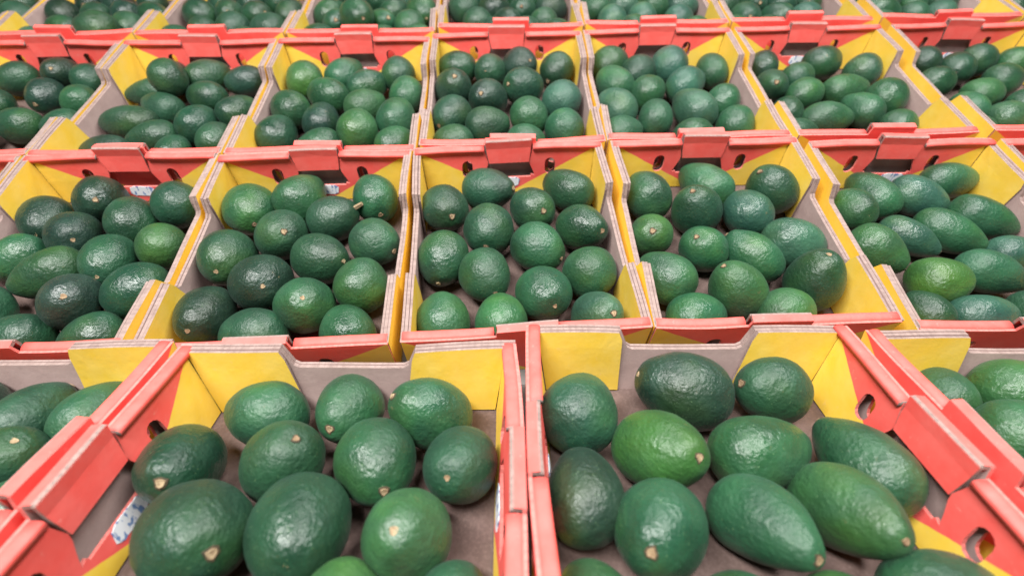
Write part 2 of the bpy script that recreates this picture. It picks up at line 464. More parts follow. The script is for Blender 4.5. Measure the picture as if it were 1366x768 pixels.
def build_avocado(pos, direction, D, Lg, tint, stem_shown, seed, mat):
    rnd = random.Random(seed)
    ratio = Lg / D
    neck = 0.055 + 0.11 * max(0, min(1, (ratio - 1.12) / 0.40)) + rnd.uniform(-.03, .11)
    nu, nv = 26, 34
    prof = []
    for i in range(nu + 1):
        a = math.pi * i / nu
        u = math.cos(a)                                   # +1 at the stem
        r = math.sin(a) * (1 - neck * u - 0.5 * neck * u * abs(u))
        prof.append((u, r))
    mx = max(r for _, r in prof)
    bend = rnd.uniform(-.06, .06) * (.25 + (ratio - 1) * 2)
    oval = rnd.uniform(.965, 1.035)
    bm = bmesh.new(); rings = []
    off = Vector((seed * 1.37 % 50, seed * 2.11 % 50, seed * .77 % 50))
    for i, (u, r) in enumerate(prof):
        z = u * Lg / 2
        if u > .90: z -= (u - .90) / .10 * 0.0024          # dimple round the stem
        ring = []
        for k in range(nv if 0 < i < nu else 1):
            b = 2 * math.pi * k / nv
            p = Vector((r / mx * D / 2 * math.cos(b) * oval + bend * D * (1 - u * u), r / mx * D / 2 * math.sin(b) / oval, z))
            if 0 < i < nu:
                q = p * 28 + off
                p *= 1 + 0.042 * noise.noise(q) + 0.012 * noise.noise(q * 2.6) + 0.004 * noise.noise(q * 6)
            ring.append(bm.verts.new(p))
        rings.append(ring)
    for i in range(nu):
        a, b = rings[i], rings[i + 1]
        for k in range(nv):
            k2 = (k + 1) % nv
            if len(a) == 1: bm.faces.new((a[0], b[k], b[k2]))
            elif len(b) == 1: bm.faces.new((a[k], b[0], a[k2]))
            else: bm.faces.new((a[k], b[k], b[k2], a[k2]))
    bmesh.ops.recalc_face_normals(bm, faces=bm.faces)
    o = link_mesh('avocado', bm, (M_SKIN,), None, True)
    q = Vector(direction).normalized().to_track_quat('Z', 'Y').to_matrix().to_4x4()
    o.matrix_world = mat @ Matrix.Translation(pos) @ q @ Matrix.Rotation(rnd.uniform(0, 6.28), 4, 'Z')
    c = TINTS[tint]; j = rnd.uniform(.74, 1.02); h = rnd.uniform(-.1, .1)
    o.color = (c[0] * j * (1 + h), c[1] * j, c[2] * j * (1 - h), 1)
    # stem stub
    bm = bmesh.new(); rings = []
    r0 = rnd.uniform(.0027, .0039); hh = rnd.uniform(.0002, .0013) if stem_shown != 2 else .013
    z0 = Lg / 2 - .0046
    for zz, rr in ((0, 1.45), (.0021, 1.38), (.0023, 1.0), (.0023 + hh, .88), (.0020 + hh, .40)):
        ring = []
        for k in range(9):
            b = 2 * math.pi * k / 9
            w = rr * r0 * (1 + .16 * math.sin(3 * b + seed) + .08 * math.sin(5 * b))
            ring.append(bm.verts.new((w * math.cos(b) + zz * .15, w * math.sin(b), z0 + zz)))
        rings.append(ring)
    for i, (a, b) in enumerate(zip(rings, rings[1:])):
        for k in range(9): bm.faces.new((a[k], a[(k + 1) % 9], b[(k + 1) % 9], b[k])).material_index = 1 if i < 2 else 0
    bm.faces.new(rings[-1])
    bmesh.ops.recalc_face_normals(bm, faces=bm.faces)
    link_mesh('stem', bm, (M_STEM, M_RING), o, False)
    return o

# ---------------------------------------------------------------- where everything stands (metres / millimetres in each tray)
TRAYS = {
    '1A': ('front', -0.5140, -0.1731, 0.60),
    '1B': ('front', -0.1638, -0.1755, 0.70),
    '1C': ('front', 0.1864, -0.1445, -0.00),
    '1D': ('front', 0.5431, -0.1524, 0.00),
    '2Z': ('back', -0.9189, 0.1464, 2.50),
    '2A': ('back', -0.6124, 0.1548, 1.34),
    '2B': ('back', -0.3033, 0.1591, 2.62),
    '2C': ('back', 0.0063, 0.1775, 4.04),
    '2D': ('back', 0.3168, 0.1921, 1.74),
    '2E': ('back', 0.6339, 0.1877, 1.29),
    '2F': ('back', 0.9472, 0.1946, 1.50),
    '3A': ('back', -0.9244, 0.5019, 1.50),
    '3B': ('back', -0.6179, 0.5059, 1.33),
    '3C': ('back', -0.3114, 0.5133, 1.66),
    '3D': ('back', -0.0049, 0.5344, 2.07),
    '3E': ('back', 0.3016, 0.5481, 1.73),
    '3F': ('back', 0.6150, 0.5591, 1.91),
    '3G': ('back', 0.9421, 0.5717, 1.80),
    '4Z': ('back', -1.2340, 0.8776, 1.50),
    '4A': ('back', -0.9275, 0.8831, 1.40),
    '4B': ('back', -0.6210, 0.8846, 1.33),
    '4C': ('back', -0.3145, 0.8922, 1.66),
    '4D': ('back', -0.0080, 0.9137, 1.81),
    '4E': ('back', 0.2985, 0.9277, 1.47),
    '4F': ('back', 0.6057, 0.9389, 1.66),
    '4G': ('back', 0.9287, 0.9567, 1.75),
    '4H': ('back', 1.2477, 0.9738, 1.50),
}
AVOCADOS = {
    '1B': [
        (-77, 102, 38, -0.96, 0.27, -0.07, 64, 87, 'm', 0),
        (1, 105, 39, -0.12, -0.93, 0.35, 65, 77, 'm', 1),
        (85, 97, 45, -0.74, -0.13, 0.66, 66, 89, 'm', 1),
        (-125, 42, 43, 0.24, -0.83, 0.50, 66, 90, 'd', 1),
        (-36, 43, 45, 0.52, -0.11, 0.85, 70, 81, 'd', 1),
        (46, 40, 42, 0.38, -0.89, 0.26, 71, 82, 'm', 1),
        (120, 39, 41, -0.24, -0.78, 0.58, 65, 77, 'd', 1),
        (-77, -23, 47, 0.70, -0.60, 0.39, 79, 93, 'd', 1),
        (1, -23, 46, 0.23, -0.86, 0.46, 77, 92, 'd', 1),
        (83, -26, 44, -0.06, -0.45, 0.89, 69, 79, 'b', 1),
        (44, -73, 36, -0.29, 0.95, -0.10, 60, 69, 'b', 0),
        (121, -67, 31, 0.44, 0.89, -0.10, 50, 58, 'm', 0),
        (-35, -83, 33, -0.95, -0.30, -0.10, 54, 62, 'm', 0),
        (-122, -83, 35, -0.99, -0.12, -0.08, 58, 76, 'm', 0),
    ],
    '1C': [
        (-121, 72, 44, 0.34, 0.94, -0.08, 76, 88, 'd', 0),
        (-12, 97, 46, -0.95, 0.18, 0.26, 79, 100, 'k', 1),
        (81, 101, 41, -0.93, -0.11, 0.36, 67, 82, 'd', 1),
        (-55, 19, 47, 0.42, -0.65, 0.64, 69, 98, 'v', 1),
        (41, 27, 40, 0.96, 0.28, -0.08, 67, 101, 'm', 0),
        (126, 17, 39, -0.23, 0.97, -0.07, 66, 103, 'm', 0),
        (-127, -16, 38, 0.04, 1.00, -0.09, 64, 90, 'k', 0),
        (-73, -55, 45, -0.43, -0.69, 0.58, 73, 87, 'm', 1),
        (9, -49, 42, 0.35, -0.81, 0.47, 63, 97, 'm', 1),
        (79, -39, 46, 0.13, -0.81, 0.58, 66, 102, 'b', 1),
        (-127, -100, 33, -0.40, 0.91, -0.10, 54, 65, 'd', 0),
        (-27, -104, 32, 0.90, 0.42, -0.10, 51, 64, 'm', 0),
        (41, -104, 32, 0.95, 0.29, -0.09, 51, 61, 'b', 0),
        (115, -98, 39, 0.99, 0.11, -0.08, 65, 91, 'm', 0),
    ],
    '1A': [
        (41, 100, 36, 0.12, 0.99, -0.06, 60, 89, 'd', 0),
        (101, 102, 35, 0.10, 0.99, -0.06, 57, 85, 'm', 0),
        (71, 40, 40, 0.53, 0.03, 0.84, 62, 71, 'd', 1),
        (-31, 113, 35, -0.71, 0.70, -0.05, 57, 69, 'k', 0),
        (112, -12, 36, -0.68, -0.73, -0.07, 59, 71, 'm', 0),
        (-3, 42, 37, 0.34, 0.94, -0.06, 63, 75, 'd', 0),
    ],
    '1D': [
        (-95, 109, 35, 0.35, 0.94, -0.06, 58, 72, 'm', 0),
        (-17, 109, 40, 0.96, 0.27, -0.05, 68, 94, 'b', 0),
        (-70, 52, 40, 0.94, 0.34, -0.06, 67, 88, 'm', 0),
        (-85, -10, 37, 0.64, 0.77, -0.06, 63, 75, 'd', 0),
        (56, 101, 39, -0.16, 0.99, -0.05, 66, 86, 'm', 0),
        (4, 48, 39, 0.83, 0.56, -0.05, 66, 85, 'm', 0),
    ],
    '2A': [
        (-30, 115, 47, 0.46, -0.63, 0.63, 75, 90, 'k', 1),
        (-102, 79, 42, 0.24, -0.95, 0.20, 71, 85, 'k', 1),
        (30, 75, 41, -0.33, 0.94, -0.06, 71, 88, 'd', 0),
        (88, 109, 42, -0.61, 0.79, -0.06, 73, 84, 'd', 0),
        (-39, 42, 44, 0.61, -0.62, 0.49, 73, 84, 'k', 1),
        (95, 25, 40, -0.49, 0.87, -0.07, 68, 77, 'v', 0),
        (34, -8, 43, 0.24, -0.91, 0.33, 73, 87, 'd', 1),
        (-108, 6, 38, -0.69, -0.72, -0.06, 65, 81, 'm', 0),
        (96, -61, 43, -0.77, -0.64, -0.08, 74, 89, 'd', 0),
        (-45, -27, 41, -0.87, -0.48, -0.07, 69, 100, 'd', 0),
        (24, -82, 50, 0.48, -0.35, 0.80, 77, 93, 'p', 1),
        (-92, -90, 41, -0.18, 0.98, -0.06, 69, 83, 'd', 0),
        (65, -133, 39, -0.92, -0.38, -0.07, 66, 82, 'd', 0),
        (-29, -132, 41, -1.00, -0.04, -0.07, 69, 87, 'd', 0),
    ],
    '2B': [
        (-98, 97, 46, 0.41, -0.90, 0.12, 79, 90, 'm', 1),
        (-25, 121, 44, 0.33, 0.94, -0.07, 76, 95, 'm', 0),
        (92, 113, 43, 0.32, -0.95, 0.05, 73, 82, 'm', 1),
        (33, 74, 43, 0.89, 0.09, 0.44, 71, 84, 'd', 1),
        (-38, 37, 47, 0.48, -0.48, 0.73, 75, 86, 'd', 1),
        (101, 23, 41, 0.82, -0.56, 0.09, 71, 79, 'm', 1),
        (-104, -4, 47, 0.11, -0.89, 0.45, 79, 92, 'd', 1),
        (30, -7, 44, 0.86, -0.41, 0.31, 75, 90, 'd', 1),
        (-43, -53, 49, 0.46, -0.59, 0.66, 82, 92, 'k', 1),
        (93, -55, 43, -0.02, 1.00, -0.09, 74, 83, 'm', 0),
        (22, -90, 48, 0.32, -0.34, 0.88, 77, 86, 'm', 1),
        (-106, -100, 46, 0.07, -0.84, 0.54, 73, 95, 'k', 1),
        (-38, -131, 40, -0.98, 0.19, -0.09, 68, 92, 'd', 0),
        (83, -127, 41, -0.53, 0.84, -0.09, 70, 81, 'm', 0),
    ],
    '2C': [
        (-105, 81, 44, 0.33, -0.82, 0.46, 74, 83, 'd', 1),
        (-33, 126, 42, 0.84, -0.41, 0.35, 70, 92, 'd', 1),
        (92, 118, 40, -0.74, 0.67, -0.08, 67, 93, 'd', 0),
        (32, 73, 43, 0.33, -0.72, 0.62, 70, 81, 'd', 1),
        (-39, 34, 44, -0.14, -0.98, 0.18, 76, 86, 'd', 1),
        (104, 28, 44, 0.51, -0.67, 0.54, 72, 86, 'd', 1),
        (-107, -17, 43, -0.16, -0.98, -0.09, 73, 86, 'd', 1),
        (32, -5, 42, 0.77, -0.64, 0.10, 72, 85, 'm', 1),
        (102, -54, 43, 0.74, 0.67, -0.09, 74, 81, 'm', 0),
        (-47, -55, 44, 0.31, -0.91, 0.26, 75, 82, 'm', 1),
        (31, -88, 44, 0.25, -0.85, 0.46, 75, 85, 'm', 1),
        (-106, -119, 42, -0.16, 0.98, -0.09, 71, 81, 'm', 0),
        (-29, -125, 41, 0.05, 0.99, -0.10, 70, 80, 'b', 0),
        (99, -129, 45, 0.29, -0.48, 0.83, 65, 84, 'l', 1),
    ],
    '2D': [
        (-99, 98, 42, -0.13, 0.99, -0.07, 72, 93, 'm', 0),
        (2, 121, 41, -0.56, 0.83, -0.07, 70, 100, 'm', 0),
        (102, 100, 47, -0.66, 0.21, 0.72, 76, 87, 'd', 1),
        (-29, 59, 49, -0.44, -0.04, 0.90, 76, 88, 'd', 1),
        (51, 53, 42, -0.39, 0.92, -0.07, 72, 81, 'l', 0),
        (-109, 12, 41, -0.17, -0.49, 0.85, 65, 72, 'b', 1),
        (-38, -18, 43, -0.54, -0.08, 0.84, 68, 76, 'm', 1),
        (31, -31, 41, -0.71, 0.64, 0.30, 67, 96, 'm', 1),
        (100, -10, 43, 0.94, -0.33, -0.07, 73, 92, 'l', 0),
        (-104, -67, 42, -0.69, 0.71, -0.09, 71, 91, 'm', 0),
        (-13, -93, 48, -0.58, 0.32, 0.75, 75, 90, 'b', 1),
        (100, -85, 52, -0.05, 0.20, 0.98, 76, 92, 'd', 1),
        (-73, -133, 39, 0.97, 0.21, -0.09, 66, 85, 'm', 0),
        (46, -132, 40, 0.93, 0.35, -0.08, 67, 84, 'b', 0),
    ],
    '2E': [
        (-49, 108, 38, -0.31, 0.95, -0.06, 65, 97, 'm', 0),
        (-101, 67, 41, 0.06, -0.83, 0.55, 67, 77, 'm', 1),
        (23, 99, 38, 0.89, -0.45, -0.06, 64, 90, 'l', 0),
        (92, 135, 37, 0.98, 0.17, -0.05, 61, 104, 'm', 0),
        (-29, 16, 33, 0.77, -0.63, -0.07, 54, 91, 'l', 0),
        (34, 23, 36, 0.80, -0.60, -0.06, 61, 103, 'm', 0),
        (96, 46, 38, 0.89, -0.46, -0.06, 64, 103, 'm', 0),
        (-101, -17, 40, 0.76, -0.65, -0.07, 68, 91, 'b', 0),
        (-34, -71, 41, 1.00, 0.07, -0.07, 69, 90, 'v', 0),
        (50, -59, 37, 0.93, -0.36, -0.06, 61, 98, 'm', 0),
        (104, -21, 34, 1.00, 0.03, -0.06, 57, 80, 'l', 0),
        (-5, -126, 36, 1.00, 0.06, -0.07, 60, 96, 'l', 0),
        (-77, -119, 34, -0.35, 0.94, -0.08, 56, 70, 'd', 0),
        (78, -116, 35, 0.95, 0.32, -0.06, 59, 82, 'm', 0),
    ],
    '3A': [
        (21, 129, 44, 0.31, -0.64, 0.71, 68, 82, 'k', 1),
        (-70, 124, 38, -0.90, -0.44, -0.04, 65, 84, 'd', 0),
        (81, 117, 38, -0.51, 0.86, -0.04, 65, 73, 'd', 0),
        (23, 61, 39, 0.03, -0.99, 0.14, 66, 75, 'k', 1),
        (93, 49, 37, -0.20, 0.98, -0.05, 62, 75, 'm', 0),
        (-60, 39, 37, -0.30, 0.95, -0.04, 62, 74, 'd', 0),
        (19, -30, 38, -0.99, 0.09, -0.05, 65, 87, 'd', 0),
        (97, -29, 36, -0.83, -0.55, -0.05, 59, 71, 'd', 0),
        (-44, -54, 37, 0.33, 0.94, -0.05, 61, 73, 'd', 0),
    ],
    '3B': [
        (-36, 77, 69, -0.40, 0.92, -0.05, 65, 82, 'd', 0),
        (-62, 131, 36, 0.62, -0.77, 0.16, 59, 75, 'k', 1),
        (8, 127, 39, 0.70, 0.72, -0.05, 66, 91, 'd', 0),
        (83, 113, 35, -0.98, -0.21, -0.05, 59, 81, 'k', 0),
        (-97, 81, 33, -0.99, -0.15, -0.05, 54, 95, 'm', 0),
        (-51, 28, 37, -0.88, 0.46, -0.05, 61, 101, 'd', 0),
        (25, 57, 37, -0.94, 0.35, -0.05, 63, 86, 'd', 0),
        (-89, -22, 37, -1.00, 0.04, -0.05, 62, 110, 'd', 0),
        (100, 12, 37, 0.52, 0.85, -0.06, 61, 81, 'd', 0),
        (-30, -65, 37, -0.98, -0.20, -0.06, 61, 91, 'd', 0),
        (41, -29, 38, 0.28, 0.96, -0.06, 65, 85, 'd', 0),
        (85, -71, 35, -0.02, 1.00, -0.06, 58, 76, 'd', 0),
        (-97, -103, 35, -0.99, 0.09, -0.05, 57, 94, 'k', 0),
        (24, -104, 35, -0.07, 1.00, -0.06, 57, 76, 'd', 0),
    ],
    '3C': [
        (-102, 108, 41, -0.31, 0.95, -0.05, 71, 89, 'b', 0),
        (-21, 124, 40, 0.47, 0.88, -0.05, 68, 92, 'm', 0),
        (85, 126, 40, -0.11, 0.99, -0.05, 67, 83, 'd', 0),
        (-43, 51, 40, -0.88, 0.47, -0.06, 69, 91, 'm', 0),
        (28, 85, 38, 0.77, 0.64, -0.06, 64, 85, 'd', 0),
        (109, 54, 39, -0.02, 1.00, -0.06, 66, 83, 'm', 0),
        (-105, 11, 41, -0.66, 0.75, -0.06, 69, 87, 'm', 0),
        (-42, -23, 39, -0.01, 1.00, -0.06, 66, 90, 'k', 0),
        (33, 20, 38, 0.78, 0.62, -0.06, 64, 85, 'b', 0),
        (31, -57, 42, -0.17, 0.98, -0.06, 72, 91, 'b', 0),
        (98, -26, 41, 0.20, 0.98, -0.06, 71, 89, 'm', 0),
        (-109, -66, 41, 0.06, 1.00, -0.06, 69, 87, 'd', 0),
        (103, -98, 37, 0.65, 0.75, -0.07, 63, 79, 'm', 0),
        (-33, -97, 37, -0.98, -0.16, -0.07, 62, 82, 'm', 0),
    ],
    '3D': [
        (-104, 133, 40, -0.99, 0.14, -0.06, 67, 82, 'd', 0),
        (-35, 116, 40, -0.30, -0.78, 0.55, 66, 75, 'd', 1),
        (28, 130, 43, 0.45, -0.62, 0.64, 71, 80, 'k', 1),
        (99, 112, 41, -0.53, -0.84, -0.12, 69, 77, 'd', 1),
        (-106, 48, 47, 0.11, -0.44, 0.89, 75, 84, 'k', 1),
        (-42, 13, 45, -0.27, -0.64, 0.72, 73, 84, 'k', 1),
        (28, 54, 45, -0.74, -0.51, 0.44, 75, 84, 'd', 1),
        (101, 9, 43, 0.38, 0.92, -0.06, 74, 82, 'l', 0),
        (-108, -36, 42, -0.57, -0.82, 0.05, 71, 81, 'd', 1),
        (-41, -61, 40, 0.98, 0.20, -0.07, 67, 84, 'd', 0),
        (36, -39, 42, -0.04, 1.00, -0.06, 71, 80, 'm', 0),
        (99, -76, 41, 0.40, 0.92, -0.06, 70, 79, 'm', 0),
        (-103, -105, 37, -0.99, 0.13, -0.07, 63, 75, 'd', 0),
        (26, -110, 37, 1.00, 0.06, -0.07, 63, 75, 'm', 0),
    ],
    '3E': [
        (-94, 131, 40, 0.82, 0.57, -0.05, 68, 86, 'd', 0),
        (-99, 56, 42, -0.40, 0.92, -0.06, 71, 94, 'm', 0),
        (28, 122, 43, 0.30, 0.95, -0.05, 73, 92, 'l', 0),
        (-39, 99, 39, 0.73, 0.68, -0.05, 66, 83, 'd', 0),
        (110, 106, 38, 0.08, 1.00, -0.05, 63, 92, 'm', 0),
        (-108, -23, 41, -0.42, 0.91, -0.06, 70, 92, 'l', 0),
        (-34, 31, 39, 0.64, 0.77, -0.06, 66, 87, 'm', 0),
        (47, 53, 40, 0.73, 0.68, -0.05, 67, 100, 'l', 0),
        (-38, -49, 38, 0.25, 0.97, -0.06, 63, 94, 'm', 0),
        (36, -33, 44, -0.35, 0.94, -0.06, 75, 100, 'l', 0),
        (103, -5, 38, 0.53, 0.85, -0.06, 65, 81, 'm', 0),
        (105, -77, 40, 0.55, 0.83, -0.06, 68, 85, 'm', 0),
        (-103, -95, 38, 0.86, 0.51, -0.06, 64, 84, 'm', 0),
        (21, -109, 38, 0.87, 0.48, -0.06, 63, 84, 'm', 0),
    ],
    '3F': [
        (-91, 118, 36, 0.26, 0.96, -0.05, 61, 76, 'k', 0),
        (-103, 38, 42, -0.25, -0.70, 0.66, 64, 83, 'd', 1),
        (-31, 79, 37, 0.79, 0.61, -0.05, 62, 81, 'd', 0),
        (39, 128, 40, 0.87, 0.49, -0.05, 67, 100, 'd', 0),
        (-42, 14, 37, 0.88, 0.47, -0.05, 63, 86, 'b', 0),
        (47, 28, 38, 0.94, 0.33, -0.05, 64, 109, 'b', 0),
        (107, 92, 40, 0.62, 0.78, -0.05, 69, 86, 'l', 0),
        (105, -7, 41, 0.65, 0.76, -0.05, 71, 92, 'm', 0),
        (-31, -67, 36, 0.99, 0.15, -0.05, 61, 107, 'm', 0),
        (42, -40, 38, -0.41, 0.91, -0.05, 64, 84, 'm', 0),
        (-96, -37, 35, 0.29, 0.96, -0.05, 58, 77, 'd', 0),
        (90, -90, 37, 0.84, 0.54, -0.05, 62, 82, 'm', 0),
        (-103, -110, 37, 0.96, 0.28, -0.06, 61, 81, 'd', 0),
    ],
    '3G': [
        (-80, 120, 38, 0.43, 0.90, -0.04, 64, 72, 'k', 0),
        (-94, 42, 37, 0.96, 0.28, -0.04, 61, 80, 'd', 0),
        (-28, 87, 39, -0.67, -0.72, 0.19, 66, 79, 'd', 1),
        (40, 124, 38, 0.90, 0.44, -0.04, 65, 84, 'd', 0),
        (-21, -1, 38, 0.96, 0.27, -0.04, 63, 88, 'b', 0),
        (49, 48, 38, 0.96, 0.27, -0.04, 65, 81, 'm', 0),
        (106, 105, 38, 0.96, 0.28, -0.04, 64, 77, 'm', 0),
        (-23, -78, 39, 0.97, 0.25, -0.05, 66, 85, 'l', 0),
        (43, -29, 37, 0.81, 0.58, -0.04, 62, 74, 'm', 0),
        (-77, -41, 37, -0.04, 1.00, -0.05, 61, 74, 'm', 0),
        (-106, -112, 37, 1.00, 0.03, -0.05, 61, 74, 'm', 0),
    ],
    '4A': [
        (-102, -127, 41, 0.68, -0.72, 0.15, 70, 91, 'l', 1),
        (-26, -126, 40, -0.76, 0.65, -0.04, 68, 91, 'd', 0),
        (45, -130, 73, -0.98, 0.22, -0.04, 72, 96, 'd', 0),
        (109, -132, 39, 0.71, -0.69, 0.11, 65, 78, 'l', 1),
        (-73, -66, 41, 0.82, -0.44, 0.36, 68, 84, 'd', 1),
        (-8, -62, 38, -0.81, 0.59, -0.04, 64, 73, 'k', 0),
        (67, -64, 41, -0.50, 0.86, -0.04, 70, 92, 'd', 0),
        (-108, 3, 41, -0.36, 0.93, -0.04, 70, 86, 'k', 0),
        (-34, -2, 39, 0.34, -0.88, 0.33, 66, 76, 'd', 1),
        (30, 8, 40, -0.49, 0.87, -0.04, 67, 81, 'k', 0),
        (104, -12, 40, 0.74, -0.61, 0.27, 67, 87, 'd', 1),
        (-76, 59, 40, 0.22, -0.90, 0.38, 67, 81, 'k', 1),
        (-14, 71, 40, -0.38, 0.92, -0.04, 69, 84, 'k', 0),
        (69, 58, 41, 0.52, -0.82, 0.24, 68, 85, 'd', 1),
    ],
    '4B': [
        (-104, -124, 42, -0.40, 0.92, -0.04, 72, 85, 'd', 0),
        (-33, -130, 42, 0.61, -0.62, 0.49, 66, 86, 'd', 1),
        (42, -124, 40, -0.37, 0.93, -0.05, 68, 84, 'd', 0),
        (105, -128, 42, 0.16, -0.82, 0.55, 65, 84, 'k', 1),
        (-70, -70, 39, 0.23, -0.84, 0.49, 65, 72, 'd', 1),
        (-6, -64, 42, -0.74, 0.67, -0.04, 72, 83, 'd', 0),
        (72, -66, 41, -1.00, 0.03, -0.05, 71, 83, 'd', 0),
        (-100, -5, 42, -0.83, 0.55, -0.04, 71, 87, 'd', 0),
        (-31, 1, 42, 0.28, -0.78, 0.56, 67, 80, 'd', 1),
        (34, -9, 41, 0.77, -0.42, 0.48, 68, 75, 'd', 1),
        (106, -3, 40, -0.10, -0.98, 0.17, 67, 88, 'd', 1),
        (-70, 62, 40, -0.83, 0.55, -0.04, 68, 79, 'd', 0),
        (0, 64, 40, -0.14, 0.99, -0.04, 67, 87, 'd', 0),
        (66, 65, 40, -0.46, 0.89, -0.04, 67, 85, 'd', 0),
    ],
    '4C': [
        (-107, -122, 42, 0.36, 0.93, -0.05, 72, 88, 'd', 0),
        (-40, -133, 39, -0.99, 0.13, -0.05, 66, 78, 'm', 0),
        (29, -125, 40, 0.29, 0.96, -0.05, 68, 83, 'm', 0),
        (100, -131, 42, -1.00, -0.03, -0.05, 71, 85, 'm', 0),
        (-80, -58, 43, 0.20, -0.71, 0.67, 65, 82, 'm', 1),
        (20, -53, 43, 0.52, -0.59, 0.62, 65, 85, 'm', 1),
        (83, -63, 42, -0.04, 1.00, -0.05, 71, 78, 'm', 0),
        (-106, 2, 39, 0.58, 0.82, -0.05, 66, 88, 'm', 0),
        (-23, -85, 75, 0.47, -0.84, 0.28, 72, 90, 'm', 1),
        (43, 8, 39, 0.63, 0.77, -0.05, 66, 78, 'd', 0),
        (107, 3, 42, 0.27, -0.95, 0.11, 72, 89, 'm', 1),
        (-67, 63, 42, 0.42, -0.84, 0.35, 69, 86, 'm', 1),
        (-5, 49, 44, 0.01, -0.78, 0.63, 65, 88, 'm', 1),
        (68, 72, 38, -0.27, -0.95, 0.19, 64, 75, 'm', 1),
    ],
    '4D': [
        (-102, -129, 38, -0.45, 0.89, -0.05, 64, 77, 'd', 0),
        (-32, -125, 42, 0.36, -0.91, 0.21, 72, 87, 'd', 1),
        (35, -123, 44, -0.29, -0.83, 0.47, 71, 95, 'd', 1),
        (103, -127, 42, 0.03, -0.91, 0.41, 69, 84, 'd', 1),
        (-73, -60, 40, -0.22, 0.97, -0.05, 68, 78, 'd', 0),
        (-6, -64, 38, -0.62, 0.79, -0.05, 65, 76, 'k', 0),
        (80, -60, 39, 0.37, 0.93, -0.05, 66, 75, 'd', 0),
        (-108, 7, 42, -0.47, 0.88, -0.05, 71, 86, 'd', 0),
        (-32, -2, 41, 0.70, 0.71, -0.05, 70, 80, 'k', 0),
        (32, -8, 41, -0.09, -0.77, 0.63, 66, 73, 'd', 1),
        (103, 1, 39, 1.00, 0.02, -0.05, 67, 77, 'k', 0),
        (-71, 68, 41, 0.94, 0.34, -0.05, 71, 88, 'd', 0),
        (0, 62, 41, -0.33, 0.94, -0.04, 70, 85, 'd', 0),
        (74, 59, 42, 0.88, 0.47, -0.05, 72, 91, 'd', 0),
    ],
    '4E': [
        (-106, -131, 38, 0.77, 0.63, -0.05, 65, 79, 'm', 0),
        (-35, -125, 45, 0.03, -0.81, 0.58, 69, 92, 'm', 1),
        (32, -121, 40, 0.08, 1.00, -0.05, 68, 90, 'm', 0),
        (104, -129, 43, -0.48, -0.66, 0.57, 67, 87, 'b', 1),
        (-73, -63, 40, 0.17, 0.98, -0.05, 68, 86, 'l', 0),
        (-4, -62, 42, 0.06, -0.86, 0.51, 67, 82, 'l', 1),
        (82, -66, 39, 0.60, 0.80, -0.04, 66, 78, 'l', 0),
        (-107, 5, 38, -0.72, 0.69, -0.05, 64, 85, 'm', 0),
        (-36, -3, 40, 0.99, -0.12, -0.05, 68, 76, 'l', 0),
        (31, -1, 42, -0.51, 0.86, -0.04, 72, 82, 'm', 0),
        (103, -3, 40, 0.99, 0.09, -0.05, 68, 83, 'l', 0),
        (-68, 63, 40, -0.31, -0.91, 0.26, 68, 80, 'l', 1),
        (2, 61, 39, 0.75, 0.66, -0.04, 67, 82, 'b', 0),
        (71, 63, 38, 0.61, 0.79, -0.04, 65, 87, 'b', 0),
    ],
    '4F': [
        (-110, -128, 40, -0.17, -0.92, 0.36, 67, 82, 'm', 1),
        (-41, -125, 40, 0.71, 0.71, -0.04, 69, 91, 'd', 0),
        (40, -123, 39, 0.36, 0.93, -0.04, 65, 86, 'd', 0),
        (106, -131, 39, 0.71, 0.70, -0.04, 65, 72, 'm', 0),
        (-72, -68, 43, -0.17, -0.86, 0.47, 69, 87, 'd', 1),
        (2, -66, 39, -0.74, 0.67, -0.05, 66, 80, 'd', 0),
        (75, -57, 38, 0.91, 0.42, -0.04, 64, 79, 'l', 0),
        (-101, -6, 40, 0.73, 0.68, -0.04, 68, 77, 'd', 0),
        (-35, -5, 43, -0.03, -0.87, 0.49, 68, 91, 'd', 1),
        (37, 1, 41, 0.57, 0.82, -0.04, 71, 93, 'd', 0),
        (100, 1, 40, -0.40, -0.77, 0.49, 64, 75, 'd', 1),
        (-67, 66, 40, 0.99, -0.11, -0.04, 67, 89, 'm', 0),
        (4, 57, 39, -0.47, -0.87, 0.18, 65, 75, 'l', 1),
        (77, 62, 39, 0.99, -0.16, -0.04, 65, 78, 'l', 0),
    ],
    '4G': [
        (-104, -126, 41, 0.44, 0.89, -0.04, 69, 82, 'l', 0),
        (-29, -131, 40, -0.88, -0.20, 0.44, 65, 76, 'm', 1),
        (42, -130, 41, 0.82, 0.58, -0.04, 71, 81, 'm', 0),
        (111, -130, 38, 0.03, 1.00, -0.04, 64, 71, 'l', 0),
        (-74, -62, 42, 0.97, -0.26, -0.04, 71, 91, 'm', 0),
        (1, -72, 39, 0.81, 0.58, -0.04, 66, 77, 'm', 0),
        (71, -62, 38, 0.74, 0.67, -0.04, 65, 87, 'l', 0),
        (-102, 0, 39, -0.86, -0.41, 0.31, 65, 81, 'm', 1),
        (-34, -1, 41, -0.58, -0.73, 0.35, 66, 89, 'l', 1),
        (35, -7, 38, 0.60, 0.80, -0.04, 64, 83, 'm', 0),
        (107, 0, 40, 0.94, 0.34, -0.03, 67, 76, 'd', 0),
        (-66, 67, 40, -0.74, 0.67, -0.04, 68, 87, 'd', 0),
        (6, 63, 39, 0.85, 0.52, -0.04, 67, 74, 'm', 0),
        (71, 64, 40, 0.55, 0.83, -0.03, 67, 87, 'm', 0),
    ],
    '4Z': [
        (106, -130, 39, -0.77, 0.63, -0.04, 66, 80, 'k', 0),
        (-5, -74, 39, 0.69, -0.71, 0.10, 66, 87, 'k', 1),
        (64, -73, 42, -1.00, 0.08, -0.04, 71, 79, 'd', 0),
